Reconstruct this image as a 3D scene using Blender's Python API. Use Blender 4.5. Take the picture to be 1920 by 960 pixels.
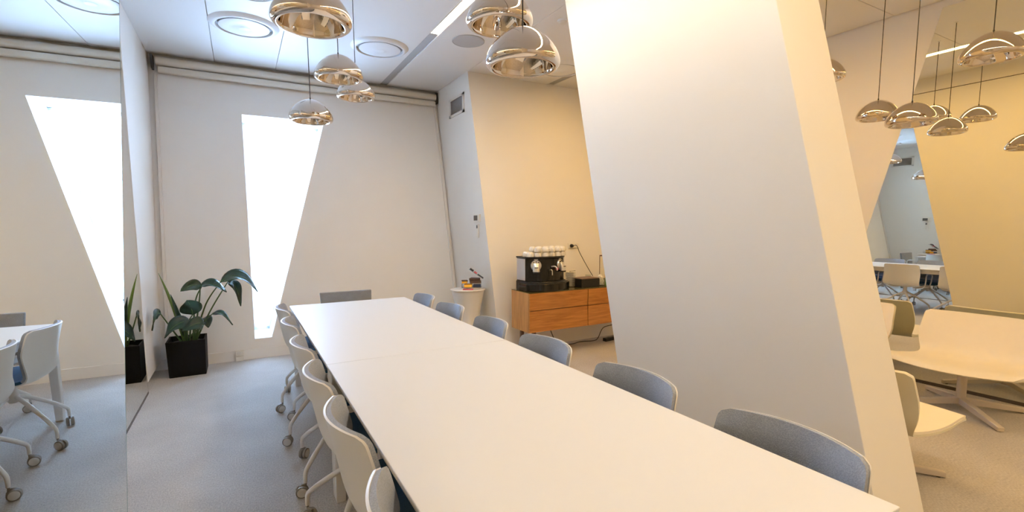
import bpy, bmesh, math, random
from mathutils import Vector, Matrix
from math import pi, sin, cos, radians, sqrt

random.seed(7)
for o in list(bpy.data.objects):
    bpy.data.objects.remove(o)
scn = bpy.context.scene
COL = scn.collection

# ------------------------------------------------------------------ camera
CAM_F, CAM_CY = 900.4, 516.0          # focal length and principal row in a 1920x960 frame
CR = ((0.870962, -0.491320, -0.005420), (-0.055100, -0.086703, -0.994709), (0.488250, 0.866653, -0.102587))
cam_data = bpy.data.cameras.new('camera')
cam = bpy.data.objects.new('camera', cam_data)
COL.objects.link(cam)
r_, d_, f_ = (Vector(v).normalized() for v in CR)
up_ = -d_
cam.matrix_world = Matrix(((r_.x, up_.x, -f_.x, 0.0), (r_.y, up_.y, -f_.y, 0.0), (r_.z, up_.z, -f_.z, 1.45), (0, 0, 0, 1)))
cam_data.sensor_fit = 'HORIZONTAL'
cam_data.sensor_width = 36.0
cam_data.lens = 36.0 * CAM_F / 1920.0
cam_data.shift_y = (CAM_CY - 480.0) / 1920.0
cam_data.clip_start = 0.02
scn.camera = cam

# ------------------------------------------------------------------ world, exposure
SKY_STRENGTH = 66.0
STRIP1, STRIP2 = 25.0, 25.0
world = bpy.data.worlds.new('sky')
scn.world = world
world.use_nodes = True
wn = world.node_tree.nodes
bg = wn['Background']
bg.inputs['Color'].default_value = (0.42, 0.64, 1.0, 1)
bg.inputs['Strength'].default_value = SKY_STRENGTH
vs = scn.view_settings
vs.view_transform = 'Standard'
vs.look = 'None'
vs.gamma = 1.0
vs.use_curve_mapping = False
vs.exposure = 0.85

# ------------------------------------------------------------------ materials
def new_mat(name):
    m = bpy.data.materials.new(name)
    m.use_nodes = True
    return m, m.node_tree.nodes, m.node_tree.links, m.node_tree.nodes['Principled BSDF']

def mat(name, col, rough=0.5, metal=0.0, spec=0.5, noise=0.0, nscale=40.0, bump=0.0, bscale=200.0, coat=0.0, trans=0.0, ior=1.45, sheen=0.0):
    m, n, l, b = new_mat(name)
    b.inputs['Base Color'].default_value = (*col, 1)
    b.inputs['Roughness'].default_value = rough
    b.inputs['Metallic'].default_value = metal
    b.inputs['Specular IOR Level'].default_value = spec
    b.inputs['Coat Weight'].default_value = coat
    b.inputs['Transmission Weight'].default_value = trans
    b.inputs['IOR'].default_value = ior
    b.inputs['Sheen Weight'].default_value = sheen
    tc = n.new('ShaderNodeTexCoord')
    if noise > 0:
        t = n.new('ShaderNodeTexNoise'); t.inputs['Scale'].default_value = nscale; t.inputs['Detail'].default_value = 4
        l.new(tc.outputs['Object'], t.inputs['Vector'])
        r = n.new('ShaderNodeMixRGB'); r.blend_type = 'MIX'
        r.inputs[1].default_value = tuple(max(0, c * (1 - noise)) for c in col) + (1,)
        r.inputs[2].default_value = tuple(min(1, c * (1 + noise)) for c in col) + (1,)
        l.new(t.outputs['Fac'], r.inputs[0]); l.new(r.outputs[0], b.inputs['Base Color'])
    if bump > 0:
        t2 = n.new('ShaderNodeTexNoise'); t2.inputs['Scale'].default_value = bscale; t2.inputs['Detail'].default_value = 3
        l.new(tc.outputs['Object'], t2.inputs['Vector'])
        bp = n.new('ShaderNodeBump'); bp.inputs['Strength'].default_value = bump; bp.inputs['Distance'].default_value = 0.002
        l.new(t2.outputs['Fac'], bp.inputs['Height']); l.new(bp.outputs['Normal'], b.inputs['Normal'])
    return m

def emit(name, col, strength):
    m, n, l, b = new_mat(name)
    b.inputs['Base Color'].default_value = (0.9, 0.9, 0.9, 1)
    b.inputs['Emission Color'].default_value = (*col, 1)
    b.inputs['Emission Strength'].default_value = strength
    return m

def fabric(name, col, col2, scale=900.0):
    m, n, l, b = new_mat(name)
    tc = n.new('ShaderNodeTexCoord')
    ck = n.new('ShaderNodeTexVoronoi'); ck.inputs['Scale'].default_value = scale * 0.25
    l.new(tc.outputs['Object'], ck.inputs['Vector'])
    nz = n.new('ShaderNodeTexNoise'); nz.inputs['Scale'].default_value = 18; nz.inputs['Detail'].default_value = 5
    l.new(tc.outputs['Object'], nz.inputs['Vector'])
    mx = n.new('ShaderNodeMixRGB'); mx.inputs[1].default_value = (*col, 1); mx.inputs[2].default_value = (*col2, 1)
    mt = n.new('ShaderNodeMath'); mt.operation = 'MULTIPLY'; mt.inputs[1].default_value = 1.2
    l.new(ck.outputs['Distance'], mt.inputs[0]); l.new(mt.outputs[0], mx.inputs[0])
    mx2 = n.new('ShaderNodeMixRGB'); mx2.blend_type = 'MULTIPLY'; mx2.inputs[0].default_value = 0.25
    l.new(mx.outputs[0], mx2.inputs[1]); l.new(nz.outputs['Fac'], mx2.inputs[2]); l.new(mx2.outputs[0], b.inputs['Base Color'])
    bp = n.new('ShaderNodeBump'); bp.inputs['Strength'].default_value = 0.5; bp.inputs['Distance'].default_value = 0.001
    l.new(ck.outputs['Distance'], bp.inputs['Height']); l.new(bp.outputs['Normal'], b.inputs['Normal'])
    b.inputs['Roughness'].default_value = 0.9
    b.inputs['Sheen Weight'].default_value = 0.25
    b.inputs['Specular IOR Level'].default_value = 0.2
    return m

def carpet_mat():
    m, n, l, b = new_mat('carpet')
    tc = n.new('ShaderNodeTexCoord')
    a = n.new('ShaderNodeTexNoise'); a.inputs['Scale'].default_value = 140; a.inputs['Detail'].default_value = 6; a.inputs['Roughness'].default_value = 0.75
    mp = n.new('ShaderNodeMapping'); mp.inputs['Scale'].default_value = (1.0, 0.55, 1.0)
    l.new(tc.outputs['Object'], mp.inputs['Vector']); l.new(mp.outputs['Vector'], a.inputs['Vector'])
    c = n.new('ShaderNodeTexNoise'); c.inputs['Scale'].default_value = 2.2; c.inputs['Detail'].default_value = 3
    l.new(tc.outputs['Object'], c.inputs['Vector'])
    ramp = n.new('ShaderNodeValToRGB')
    ramp.color_ramp.elements[0].position = 0.30; ramp.color_ramp.elements[0].color = (0.33, 0.30, 0.275, 1)
    ramp.color_ramp.elements[1].position = 0.70; ramp.color_ramp.elements[1].color = (0.68, 0.63, 0.58, 1)
    l.new(a.outputs['Fac'], ramp.inputs[0])
    mx = n.new('ShaderNodeMixRGB'); mx.blend_type = 'OVERLAY'; mx.inputs[0].default_value = 0.25
    l.new(ramp.outputs[0], mx.inputs[1]); l.new(c.outputs['Fac'], mx.inputs[2]); l.new(mx.outputs[0], b.inputs['Base Color'])
    bp = n.new('ShaderNodeBump'); bp.inputs['Strength'].default_value = 0.8; bp.inputs['Distance'].default_value = 0.004
    l.new(a.outputs['Fac'], bp.inputs['Height']); l.new(bp.outputs['Normal'], b.inputs['Normal'])
    b.inputs['Roughness'].default_value = 0.95; b.inputs['Specular IOR Level'].default_value = 0.15
    b.inputs['Sheen Weight'].default_value = 0.2
    return m

def wood_mat(name, c1, c2, axis_scale=(1.2, 14.0, 14.0)):
    m, n, l, b = new_mat(name)
    tc = n.new('ShaderNodeTexCoord')
    mp = n.new('ShaderNodeMapping'); mp.inputs['Scale'].default_value = axis_scale
    l.new(tc.outputs['Object'], mp.inputs['Vector'])
    a = n.new('ShaderNodeTexNoise'); a.inputs['Scale'].default_value = 3.0; a.inputs['Detail'].default_value = 8; a.inputs['Distortion'].default_value = 0.6
    l.new(mp.outputs['Vector'], a.inputs['Vector'])
    ramp = n.new('ShaderNodeValToRGB')
    ramp.color_ramp.elements[0].position = 0.32; ramp.color_ramp.elements[0].color = (*c1, 1)
    ramp.color_ramp.elements[1].position = 0.68; ramp.color_ramp.elements[1].color = (*c2, 1)
    l.new(a.outputs['Fac'], ramp.inputs[0]); l.new(ramp.outputs[0], b.inputs['Base Color'])
    b.inputs['Roughness'].default_value = 0.42
    return m

def leaf_mat():
    m, n, l, b = new_mat('leaf_green')
    tc = n.new('ShaderNodeTexCoord')
    a = n.new('ShaderNodeTexNoise'); a.inputs['Scale'].default_value = 9; a.inputs['Detail'].default_value = 4
    l.new(tc.outputs['Object'], a.inputs['Vector'])
    ramp = n.new('ShaderNodeValToRGB')
    ramp.color_ramp.elements[0].position = 0.3; ramp.color_ramp.elements[0].color = (0.004, 0.016, 0.008, 1)
    ramp.color_ramp.elements[1].position = 0.8; ramp.color_ramp.elements[1].color = (0.016, 0.05, 0.018, 1)
    l.new(a.outputs['Fac'], ramp.inputs[0]); l.new(ramp.outputs[0], b.inputs['Base Color'])
    b.inputs['Roughness'].default_value = 0.32
    return m

M = {}
M['facade'] = mat('facade_paint', (0.84, 0.81, 0.76), 0.65, noise=0.02, nscale=3, bump=0.05)
M['white_paint'] = mat('white_paint', (0.84, 0.81, 0.76), 0.6, noise=0.015, nscale=3, bump=0.05)
M['column_paint'] = mat('column_paint', (0.84, 0.81, 0.76), 0.6, noise=0.015, nscale=3, bump=0.05)
M['sideboard_wall_paint'] = mat('sideboard_wall_paint', (0.84, 0.81, 0.76), 0.6, noise=0.02, nscale=2, bump=0.05)  # off-white like the other walls; the warm strip light turns it yellow
M['cream_paint'] = mat('cream_paint', (0.84, 0.81, 0.76), 0.6, noise=0.015, nscale=2, bump=0.05)
M['ceiling'] = mat('ceiling_panel_white', (0.80, 0.79, 0.775), 0.45, noise=0.01, nscale=5)
M['shadow_gap'] = mat('plenum_grey', (0.42, 0.41, 0.40), 0.8)
M['slot'] = mat('slot_grey', (0.42, 0.42, 0.42), 0.6)
M['carpet'] = carpet_mat()
M['mirror'] = mat('mirror_glass', (0.88, 0.91, 0.90), 0.0, metal=1.0)
M['mirror_warm'] = mat('mirror_glass_tinted', (0.93, 0.94, 0.88), 0.0, metal=1.0)
M['glass_edge'] = mat('glass_edge_green', (0.30, 0.42, 0.38), 0.2)
M['brown_plinth'] = mat('brown_plinth', (0.10, 0.075, 0.055), 0.5)
M['white_plastic'] = mat('white_plastic', (0.78, 0.75, 0.70), 0.38)
M['white_metal'] = mat('white_metal', (0.76, 0.73, 0.69), 0.35)
M['table_white'] = mat('table_laminate', (0.80, 0.79, 0.775), 0.42)
M['table_edge'] = mat('table_edge_grey', (0.60, 0.57, 0.54), 0.5)
M['grey_fabric'] = fabric('grey_blue_fabric', (0.30, 0.335, 0.40), (0.44, 0.475, 0.55))
M['flat_grey_fabric'] = fabric('flat_grey_fabric', (0.27, 0.28, 0.30), (0.36, 0.37, 0.38))
M['dark_blue_fabric'] = fabric('dark_blue_seat_fabric', (0.02, 0.085, 0.18), (0.035, 0.15, 0.30))
M['caster_grey'] = mat('caster_grey', (0.26, 0.235, 0.20), 0.5)
M['caster_hub'] = mat('caster_hub', (0.62, 0.58, 0.52), 0.4)
M['dark_metal'] = mat('dark_metal', (0.06, 0.06, 0.06), 0.4, metal=0.6)
M['polished'] = mat('polished_metal', (0.70, 0.62, 0.54), 0.03, metal=1.0)
M['cord'] = mat('black_cord', (0.015, 0.014, 0.013), 0.5)
M['bulb'] = mat('frosted_bulb', (0.85, 0.82, 0.75), 0.3)
M['diffuser_white'] = mat('diffuser_white', (0.84, 0.85, 0.86), 0.4)
M['diffuser_dark'] = mat('diffuser_throat_grey', (0.40, 0.40, 0.40), 0.7)
M['speaker_grey'] = mat('speaker_grille_grey', (0.47, 0.46, 0.45), 0.7, noise=0.1, nscale=400)
M['blind'] = mat('blind_fabric', (0.72, 0.67, 0.58), 0.7, noise=0.02, nscale=30)
M['rail'] = mat('rail_white', (0.78, 0.74, 0.68), 0.45)
M['grille_dark'] = mat('grille_cavity_grey', (0.36, 0.35, 0.34), 0.7)
M['grille_slat'] = mat('grille_slat', (0.34, 0.31, 0.28), 0.5)
M['screen'] = mat('screen_grey', (0.12, 0.115, 0.11), 0.25)
M['black_pot'] = mat('black_pot', (0.004, 0.004, 0.004), 0.7, spec=0.2, noise=0.2, nscale=60)
M['soil'] = mat('soil', (0.03, 0.022, 0.016), 0.95, noise=0.5, nscale=60, bump=0.8, bscale=80)
M['leaf'] = leaf_mat()
M['stem'] = mat('stem_green', (0.06, 0.11, 0.03), 0.45)
M['spear'] = mat('spear_green', (0.13, 0.20, 0.035), 0.4)
M['wood'] = wood_mat('oiled_oak', (0.36, 0.125, 0.018), (0.56, 0.23, 0.045))
M['wood_side'] = wood_mat('oiled_oak_side', (0.36, 0.13, 0.02), (0.54, 0.23, 0.05), (14.0, 14.0, 1.2))
M['dark_wood'] = mat('dark_wood', (0.10, 0.045, 0.018), 0.5)
M['green_glass'] = mat('green_glass_top', (0.10, 0.085, 0.03), 0.08, coat=0.5)
M['black_plastic'] = mat('black_plastic', (0.012, 0.011, 0.011), 0.3)
M['black_gloss'] = mat('black_gloss', (0.01, 0.01, 0.01), 0.12)
M['silver'] = mat('silver_panel', (0.62, 0.61, 0.60), 0.35, metal=0.6)
M['chrome'] = mat('chrome', (0.75, 0.74, 0.72), 0.32, metal=1.0)
M['porcelain'] = mat('porcelain', (0.86, 0.83, 0.78), 0.2)
M['red'] = mat('red_plastic', (0.7, 0.03, 0.06), 0.4)
M['brown_lid'] = mat('brown_lid', (0.17, 0.095, 0.06), 0.5, noise=0.2, nscale=30)
M['clear'] = mat('clear_acrylic', (0.95, 0.96, 0.96), 0.02, trans=1.0, ior=1.2)
M['jar_glass'] = mat('jar_glass', (0.92, 0.95, 0.9), 0.03, trans=0.9, ior=1.25)
M['paper'] = mat('paper_white', (0.86, 0.80, 0.66), 0.7)
M['yellow'] = mat('yellow_card', (0.85, 0.42, 0.02), 0.6)
M['navy'] = mat('navy_card', (0.03, 0.05, 0.12), 0.6)
M['brown'] = mat('brown_card', (0.10, 0.055, 0.035), 0.6)
M['crimson'] = mat('crimson_card', (0.55, 0.06, 0.07), 0.6)
M['green_card'] = mat('green_card', (0.12, 0.26, 0.04), 0.6)
M['ink'] = mat('dark_ink', (0.03, 0.028, 0.025), 0.7)
M['outlet_white'] = mat('outlet_white', (0.82, 0.78, 0.70), 0.35)
M['leather'] = mat('cream_leather', (0.87, 0.80, 0.67), 0.45, noise=0.02, nscale=20, bump=0.08, bscale=260)
M['leather_back'] = mat('cream_shell', (0.72, 0.67, 0.52), 0.5)
M['taupe_metal'] = mat('taupe_metal', (0.62, 0.54, 0.45), 0.4)
M['strip_a'] = emit('strip_neutral', (1.0, 0.82, 0.58), STRIP1)
M['strip_b'] = emit('strip_warm', (1.0, 0.61, 0.20), STRIP2)
M['win_glass'] = mat('window_glass', (0.97, 0.985, 1.0), 0.0, trans=1.0, ior=1.02)
M['frame_blue'] = mat('window_frame', (0.78, 0.82, 0.86), 0.5)

# ------------------------------------------------------------------ mesh helpers
class MB:
    def __init__(s):
        s.v = []; s.f = []
    def add(s, vs, fs):
        b = len(s.v); s.v += [tuple(p) for p in vs]; s.f += [tuple(i + b for i in q) for q in fs]; return s
    def box(s, x0, x1, y0, y1, z0, z1):
        return s.add([(x0, y0, z0), (x1, y0, z0), (x1, y1, z0), (x0, y1, z0), (x0, y0, z1), (x1, y0, z1), (x1, y1, z1), (x0, y1, z1)],
                     [(0, 3, 2, 1), (4, 5, 6, 7), (0, 1, 5, 4), (1, 2, 6, 5), (2, 3, 7, 6), (3, 0, 4, 7)])
    def hexa(s, p):            # 8 corners: bottom 4, top 4
        return s.add(p, [(0, 3, 2, 1), (4, 5, 6, 7), (0, 1, 5, 4), (1, 2, 6, 5), (2, 3, 7, 6), (3, 0, 4, 7)])
    def lathe(s, prof, n=32, c=(0, 0, 0), axis='z'):
        vs = []; fs = []; m = len(prof)
        for k in range(n):
            a = 2 * pi * k / n
            for (r, z) in prof:
                r = max(r, 1e-5)
                p = (r * cos(a), r * sin(a), z)
                if axis == 'x': p = (p[2], p[0], p[1])
                if axis == 'y': p = (p[0], p[2], p[1]) if False else (p[1], p[2], p[0])
                vs.append((p[0] + c[0], p[1] + c[1], p[2] + c[2]))
        for k in range(n):
            k2 = (k + 1) % n
            for i in range(m - 1):
                fs.append((k * m + i, k2 * m + i, k2 * m + i + 1, k * m + i + 1))
        return s.add(vs, fs)
    def cyl(s, r, z0, z1, n=24, c=(0, 0, 0), axis='z'):
        return s.lathe([(0, z0), (r, z0), (r, z1), (0, z1)], n, c, axis)
    def tube(s, pts, r, n=10, cap=True):
        pts = [Vector(p) for p in pts]; m = len(pts)
        rs = r if isinstance(r, (list, tuple)) else [r] * m
        T = []
        for i in range(m):
            T.append((pts[min(i + 1, m - 1)] - pts[max(i - 1, 0)]).normalized())
        ref = Vector((0, 0, 1)) if abs(T[0].z) < 0.9 else Vector((1, 0, 0))
        N = (ref - T[0] * ref.dot(T[0])).normalized()
        vs = []; fs = []
        for i in range(m):
            N = (N - T[i] * N.dot(T[i])).normalized(); B = T[i].cross(N)
            for k in range(n):
                a = 2 * pi * k / n
                vs.append(pts[i] + (N * cos(a) + B * sin(a)) * rs[i])
        for i in range(m - 1):
            for k in range(n):
                k2 = (k + 1) % n
                fs.append((i * n + k, i * n + k2, (i + 1) * n + k2, (i + 1) * n + k))
        if cap:
            fs.append(tuple(range(n))[::-1]); fs.append(tuple((m - 1) * n + k for k in range(n)))
        return s.add(vs, fs)
    def prism(s, poly, d0, d1, axis='z'):
        n = len(poly); vs = []
        for d in (d0, d1):
            for (a, b) in poly:
                vs.append({'z': (a, b, d), 'y': (a, d, b), 'x': (d, a, b)}[axis])
        fs = [tuple(range(n))[::-1], tuple(range(n, 2 * n))]
        for i in range(n):
            j = (i + 1) % n
            fs.append((i, j, n + j, n + i))
        return s.add(vs, fs)
    def xf(s, mx):
        s.v = [tuple(mx @ Vector(p)) for p in s.v]; return s
    def build(s, name, m, parent=None, smooth=False, bevel=0.0, sub=0, seg=2, angle=40):
        me = bpy.data.meshes.new(name)
        me.from_pydata(s.v, [], s.f); me.validate()
        bm = bmesh.new(); bm.from_mesh(me)
        bmesh.ops.remove_doubles(bm, verts=bm.verts, dist=2e-5)
        bmesh.ops.recalc_face_normals(bm, faces=bm.faces)
        if smooth:
            for f in bm.faces: f.smooth = True
            for e in bm.edges:
                if len(e.link_faces) == 2 and e.calc_face_angle(0) > radians(angle): e.smooth = False
        bm.to_mesh(me); bm.free()
        me.materials.append(M[m] if isinstance(m, str) else m)
        o = bpy.data.objects.new(name, me); COL.objects.link(o)
        if parent is not None: o.parent = parent
        if bevel > 0:
            md = o.modifiers.new('bevel', 'BEVEL'); md.width = bevel; md.segments = seg; md.limit_method = 'ANGLE'; md.angle_limit = radians(40)
        if sub > 0:
            md = o.modifiers.new('sub', 'SUBSURF'); md.levels = sub; md.render_levels = sub
        return o

def tag(o, label=None, cat=None, group=None, kind=None):
    if label: o['label'] = label
    if cat: o['category'] = cat
    if group: o['group'] = group
    if kind: o['kind'] = kind
    return o

def thing(name, label, cat, loc=(0, 0, 0), rz=0.0, group=None):
    o = bpy.data.objects.new(name, None); COL.objects.link(o)
    o.empty_display_size = 0.05
    o.location = loc; o.rotation_euler = (0, 0, rz)
    return tag(o, label, cat, group)

def copy_tree(o, parent=None):
    c = o.copy(); COL.objects.link(c)
    if parent is not None:
        c.parent = parent; c.matrix_parent_inverse = o.matrix_parent_inverse.copy()
    for ch in list(o.children): copy_tree(ch, c)
    return c

def struct(o, label=None):
    o['kind'] = 'structure'
    if label: o['label'] = label
    return o

def bez(p0, p1, p2, n):
    p0, p1, p2 = Vector(p0), Vector(p1), Vector(p2)
    return [p0 * (1 - t) ** 2 + p1 * 2 * t * (1 - t) + p2 * t * t for t in [i / n for i in range(n + 1)]]

def smooth_path(pts, n=6):
    pts = [Vector(p) for p in pts]; out = []
    for i in range(len(pts) - 1):
        p0 = pts[max(i - 1, 0)]; p1 = pts[i]; p2 = pts[i + 1]; p3 = pts[min(i + 2, len(pts) - 1)]
        for k in range(n):
            t = k / n
            out.append(0.5 * ((2 * p1) + (p2 - p0) * t + (2 * p0 - 5 * p1 + 4 * p2 - p3) * t * t + (3 * p1 - p0 - 3 * p2 + p3) * t ** 3))
    out.append(pts[-1]); return out

# ------------------------------------------------------------------ dimensions
H = 3.345           # ceiling height
S = 0.240           # lean of facade and columns (run per rise, along Y)
XL, XV, XR = -0.78, 2.55, 5.35
YF, YW, YB = 5.94, 4.81, -3.6     # facade foot, sideboard wall foot, wall behind the camera

# ------------------------------------------------------------------ floor and ceiling
struct(MB().box(XL - 0.4, XR + 0.3, YB - 0.2, YF + 0.5, -0.06, 0.0).build('floor', 'carpet'), 'short pile beige grey carpet floor')

ceil = bpy.data.objects.new('ceiling', None); COL.objects.link(ceil); struct(ceil, 'white metal panel ceiling with light slots')
xs = [(-0.78, -0.15), (-0.15, 0.48), (0.48, 1.745), (1.835, 2.548), (2.548, 3.725), (3.815, 5.34)]
ys = [YB, -0.9, 2.30, 6.70]
for (a, b) in xs:
    for i in range(3):
        y0, y1 = ys[i], ys[i + 1]
        if a > 2.4 and y1 > 6: y1 = YW + S * H + 0.02
        MB().box(a + 0.0022, b - 0.0022, y0 + 0.0022, y1 - 0.0022, H, H + 0.02).build('ceiling_panel', 'ceiling', ceil, bevel=0.002, seg=1)
MB().box(XL - 0.4, XR + 0.3, YB, 6.95, H + 0.15, H + 0.18).build('backing', 'shadow_gap', ceil)
for (x0, x1, ylit, yend, ynear, mt) in ((1.745, 1.835, 4.715, 6.70, -3.2, 'strip_a'), (3.725, 3.815, 4.715, 5.6, -3.2, 'strip_b')):
    MB().box(x0, x1, YB, ynear, H + 0.012, H + 0.02).build('slot_cover', 'slot', ceil)
    MB().box(x0, x1, ylit, yend, H + 0.012, H + 0.02).build('slot_cover', 'slot', ceil)
    fx = thing('linear_light' if x0 < 2 else 'linear_light_offscreen', 'long %s recessed strip light in the ceiling %s' % (('white', 'over the table') if x0 < 2 else ('warm white', 'over the lounge')), 'light', (0, 0, 0))
    MB().box(x0 + 0.004, x1 - 0.004, ynear, ylit, H + 0.006, H + 0.012).build('lens', mt, fx)
    MB().box(x0, x1, ynear, ylit, H + 0.0125, H + 0.03).build('housing', 'white_metal', fx)
    MB().box(x0, x0 + 0.004, ynear, ylit, H - 0.001, H + 0.012).build('edge_rail', 'white_metal', fx)
    MB().box(x1 - 0.004, x1, ynear, ylit, H - 0.001, H + 0.012).build('edge_rail', 'white_metal', fx)

# ------------------------------------------------------------------ facade wall with the tapering window
def fy(z, off=0.0): return YF + S * z + off
WZ0, WZ1 = 0.21, 2.765
WXL0, WXL1 = 0.079, 0.093           # left jamb, bottom and top
WXR0, WXR1 = 0.250, 1.000           # right jamb, bottom and top
D = 0.62                            # depth of the reveal
TOP = H + 0.20
def fac_quad(mb, q, y0, y1):
    a = [(x, fy(z, y0), z) for (x, z) in q]; b = [(x, fy(z, y1), z) for (x, z) in q]
    mb.add(a + b, [(3, 2, 1, 0), (4, 5, 6, 7)] + [(i, (i + 1) % 4, 4 + (i + 1) % 4, 4 + i) for i in range(4)])
mb = MB()
fac_quad(mb, [(XL - 0.3, 0), (XV + 0.15, 0), (XV + 0.15, WZ0), (XL - 0.3, WZ0)], 0, D)
fac_quad(mb, [(XL - 0.3, WZ1), (XV + 0.15, WZ1), (XV + 0.15, TOP), (XL - 0.3, TOP)], 0, D)
fac_quad(mb, [(XL - 0.3, WZ0), (WXL0, WZ0), (WXL1, WZ1), (XL - 0.3, WZ1)], 0, D)
fac_quad(mb, [(WXR0, WZ0), (XV + 0.15, WZ0), (XV + 0.15, WZ1), (WXR1, WZ1)], 0, D)
struct(mb.build('wall_facade', 'facade'), 'outward leaning pale window wall')
win = bpy.data.objects.new('window_1', None); COL.objects.link(win); struct(win, 'tall tapering window in the leaning wall')
mb = MB()
def frame_bar(q): fac_quad(mb, q, D - 0.10, D - 0.02)
t = 0.035
frame_bar([(WXL0, WZ0), (WXR0, WZ0), (WXR0 + 0.01, WZ0 + t), (WXL0, WZ0 + t)])
frame_bar([(WXL1, WZ1 - t), (WXR1 - 0.01, WZ1 - t), (WXR1, WZ1), (WXL1, WZ1)])
frame_bar([(WXL0, WZ0), (WXL0 + t, WZ0), (WXL1 + t, WZ1), (WXL1, WZ1)])
frame_bar([(WXR0 - t, WZ0), (WXR0, WZ0), (WXR1, WZ1), (WXR1 - t, WZ1)])
mb.build('window_frame', 'frame_blue', win)
mb = MB(); fac_quad(mb, [(WXL0, WZ0), (WXR0, WZ0), (WXR1, WZ1), (WXL1, WZ1)], D - 0.065, D - 0.058)
mb.build('pane', 'win_glass', win)
mb = MB()
fac_quad(mb, [(XL, 0), (XV, 0), (XV, 0.106), (XL, 0.106)], -0.014, 0.0)
struct(mb.build('baseboard_facade', 'white_paint', bevel=0.002), 'white skirting board under the window')

# blind cassette and guide rails on the facade
bl = thing('roller_blind', 'cream roller blind rolled up in a long cassette above the window', 'blind', (0, 0, 0))
yb = 6.655
MB().lathe([(0, -0.70), (0.046, -0.70), (0.046, 2.53), (0, 2.53)], 24, (0, yb, 3.262), axis='x').build('blind_roll', 'blind', bl, smooth=True)
MB().box(-0.69, 2.51, yb - 0.035, yb + 0.03, 3.135, 3.205).build('bottom_bar', 'blind', bl, bevel=0.015, seg=3)
for x in (-0.727, 2.532):
    MB().box(x - 0.016, x + 0.005, yb - 0.05, yb + 0.05, 3.17, 3.32).build('bracket', 'dark_metal', bl, bevel=0.004)
for x in (-0.715, 2.515):
    mb = MB(); fac_quad(mb, [(x - 0.014, 0.11), (x + 0.014, 0.11), (x + 0.014, 3.13), (x - 0.014, 3.13)], -0.03, 0.0)
    mb.build('guide_rail', 'rail', bl, bevel=0.003)

# ------------------------------------------------------------------ vent wall stub + sideboard wall
mb = MB().prism([(YW, 0), (YF + 0.3, 0), (YF + 0.3 + S * TOP, TOP), (YW + S * TOP, TOP)], XV, XV + 0.004, 'x')
mb.prism([(YW + 0.155, 0), (YF + 0.3, 0), (YF + 0.3 + S * TOP, TOP), (YW + 0.155 + S * TOP, TOP)], XV + 0.003, XV + 0.16, 'x')
struct(mb.build('wall_vent', 'facade'), 'white leaning wall stub with air grille')
q = [(YW, 0), (YW + 0.15, 0), (YW + 0.15 + S * TOP, TOP), (YW + S * TOP, TOP)]
struct(MB().prism(q, XV + 0.0042, XR + 0.2, 'x').build('wall_sideboard', 'sideboard_wall_paint'), 'off-white leaning wall behind the sideboard, lit warm')

# ------------------------------------------------------------------ left side: mirrors
struct(MB().box(XL - 0.22, XL - 0.02, YB, 6.9, 0, TOP).build('wall_left', 'white_paint'), 'white side wall behind the mirrors')
struct(MB().prism([(5.15, 0.10), (5.98, 0.10), (6.75, TOP), (5.23, TOP)], XL - 0.02, XL + 0.004, 'x').build('trim_1', 'white_paint'), 'white wall panel beside the mirror')
struct(MB().box(XL - 0.02, XL + 0.002, 5.14, 5.96, 0, 0.098).build('baseboard_left', 'mirror'), 'mirror strip under the white wall panel')
wm = thing('wall_mirror', 'recessed wall mirror beside the black planter', 'mirror')
MB().prism([(1.6, 0.012), (5.145, 0.012), (5.225, H - 0.01), (1.6, H - 0.01)], XL - 0.015, XL, 'x').build('mirror_panel', 'mirror', wm)
MB().box(XL - 0.015, XL + 0.004, 2.6, 5.14, 0.0, 0.012).build('base_strip', 'brown_plinth', wm)

def mx(y): return -0.545 + 0.023 * y
struct(MB().hexa([(XL - 0.02, YB, 0), (mx(YB) - 0.014, YB, 0), (mx(2.42) - 0.014, 2.42, 0), (XL - 0.02, 2.42, 0),
                  (XL - 0.02, YB, TOP), (mx(YB) - 0.014, YB, TOP), (mx(3.42) - 0.014, 3.42, TOP), (XL - 0.02, 3.42, TOP)]).build('wall_mirror_side', 'white_paint'), 'leaning wall carrying the tall mirror')
wm2 = thing('wall_mirror', 'tall floor to ceiling mirror reflecting the window and chairs', 'mirror')
y0, y1, y2 = -0.6, 2.44, 2.44 + 0.30 * H
MB().hexa([(mx(y0) - 0.012, y0, 0.004), (mx(y0), y0, 0.004), (mx(y1), y1, 0.004), (mx(y1) - 0.012, y1, 0.004),
           (mx(y0) - 0.012, y0, H - 0.004), (mx(y0), y0, H - 0.004), (mx(y2), y2, H - 0.004), (mx(y2) - 0.012, y2, H - 0.004)]).build('mirror_panel', 'mirror', wm2)
MB().hexa([(mx(y1) - 0.012, y1, 0.004), (mx(y1) + 0.0005, y1, 0.004), (mx(y1), y1 + 0.006, 0.004), (mx(y1) - 0.012, y1 + 0.006, 0.004),
           (mx(y2) - 0.012, y2, H - 0.004), (mx(y2) + 0.0005, y2, H - 0.004), (mx(y2), y2 + 0.006, H - 0.004), (mx(y2) - 0.012, y2 + 0.006, H - 0.004)]).build('glass_edge', 'glass_edge', wm2)

# ------------------------------------------------------------------ leaning column
C1, C2, CN, CF, CS = 2.31, 2.71, 0.875, 2.45, 0.245
struct(MB().prism([(CN, 0), (CF, 0), (CF + CS * TOP, TOP), (CN + CS * TOP, TOP)], C1, C2, 'x').build('column', 'column_paint', bevel=0.004), 'massive white leaning concrete column')

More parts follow.
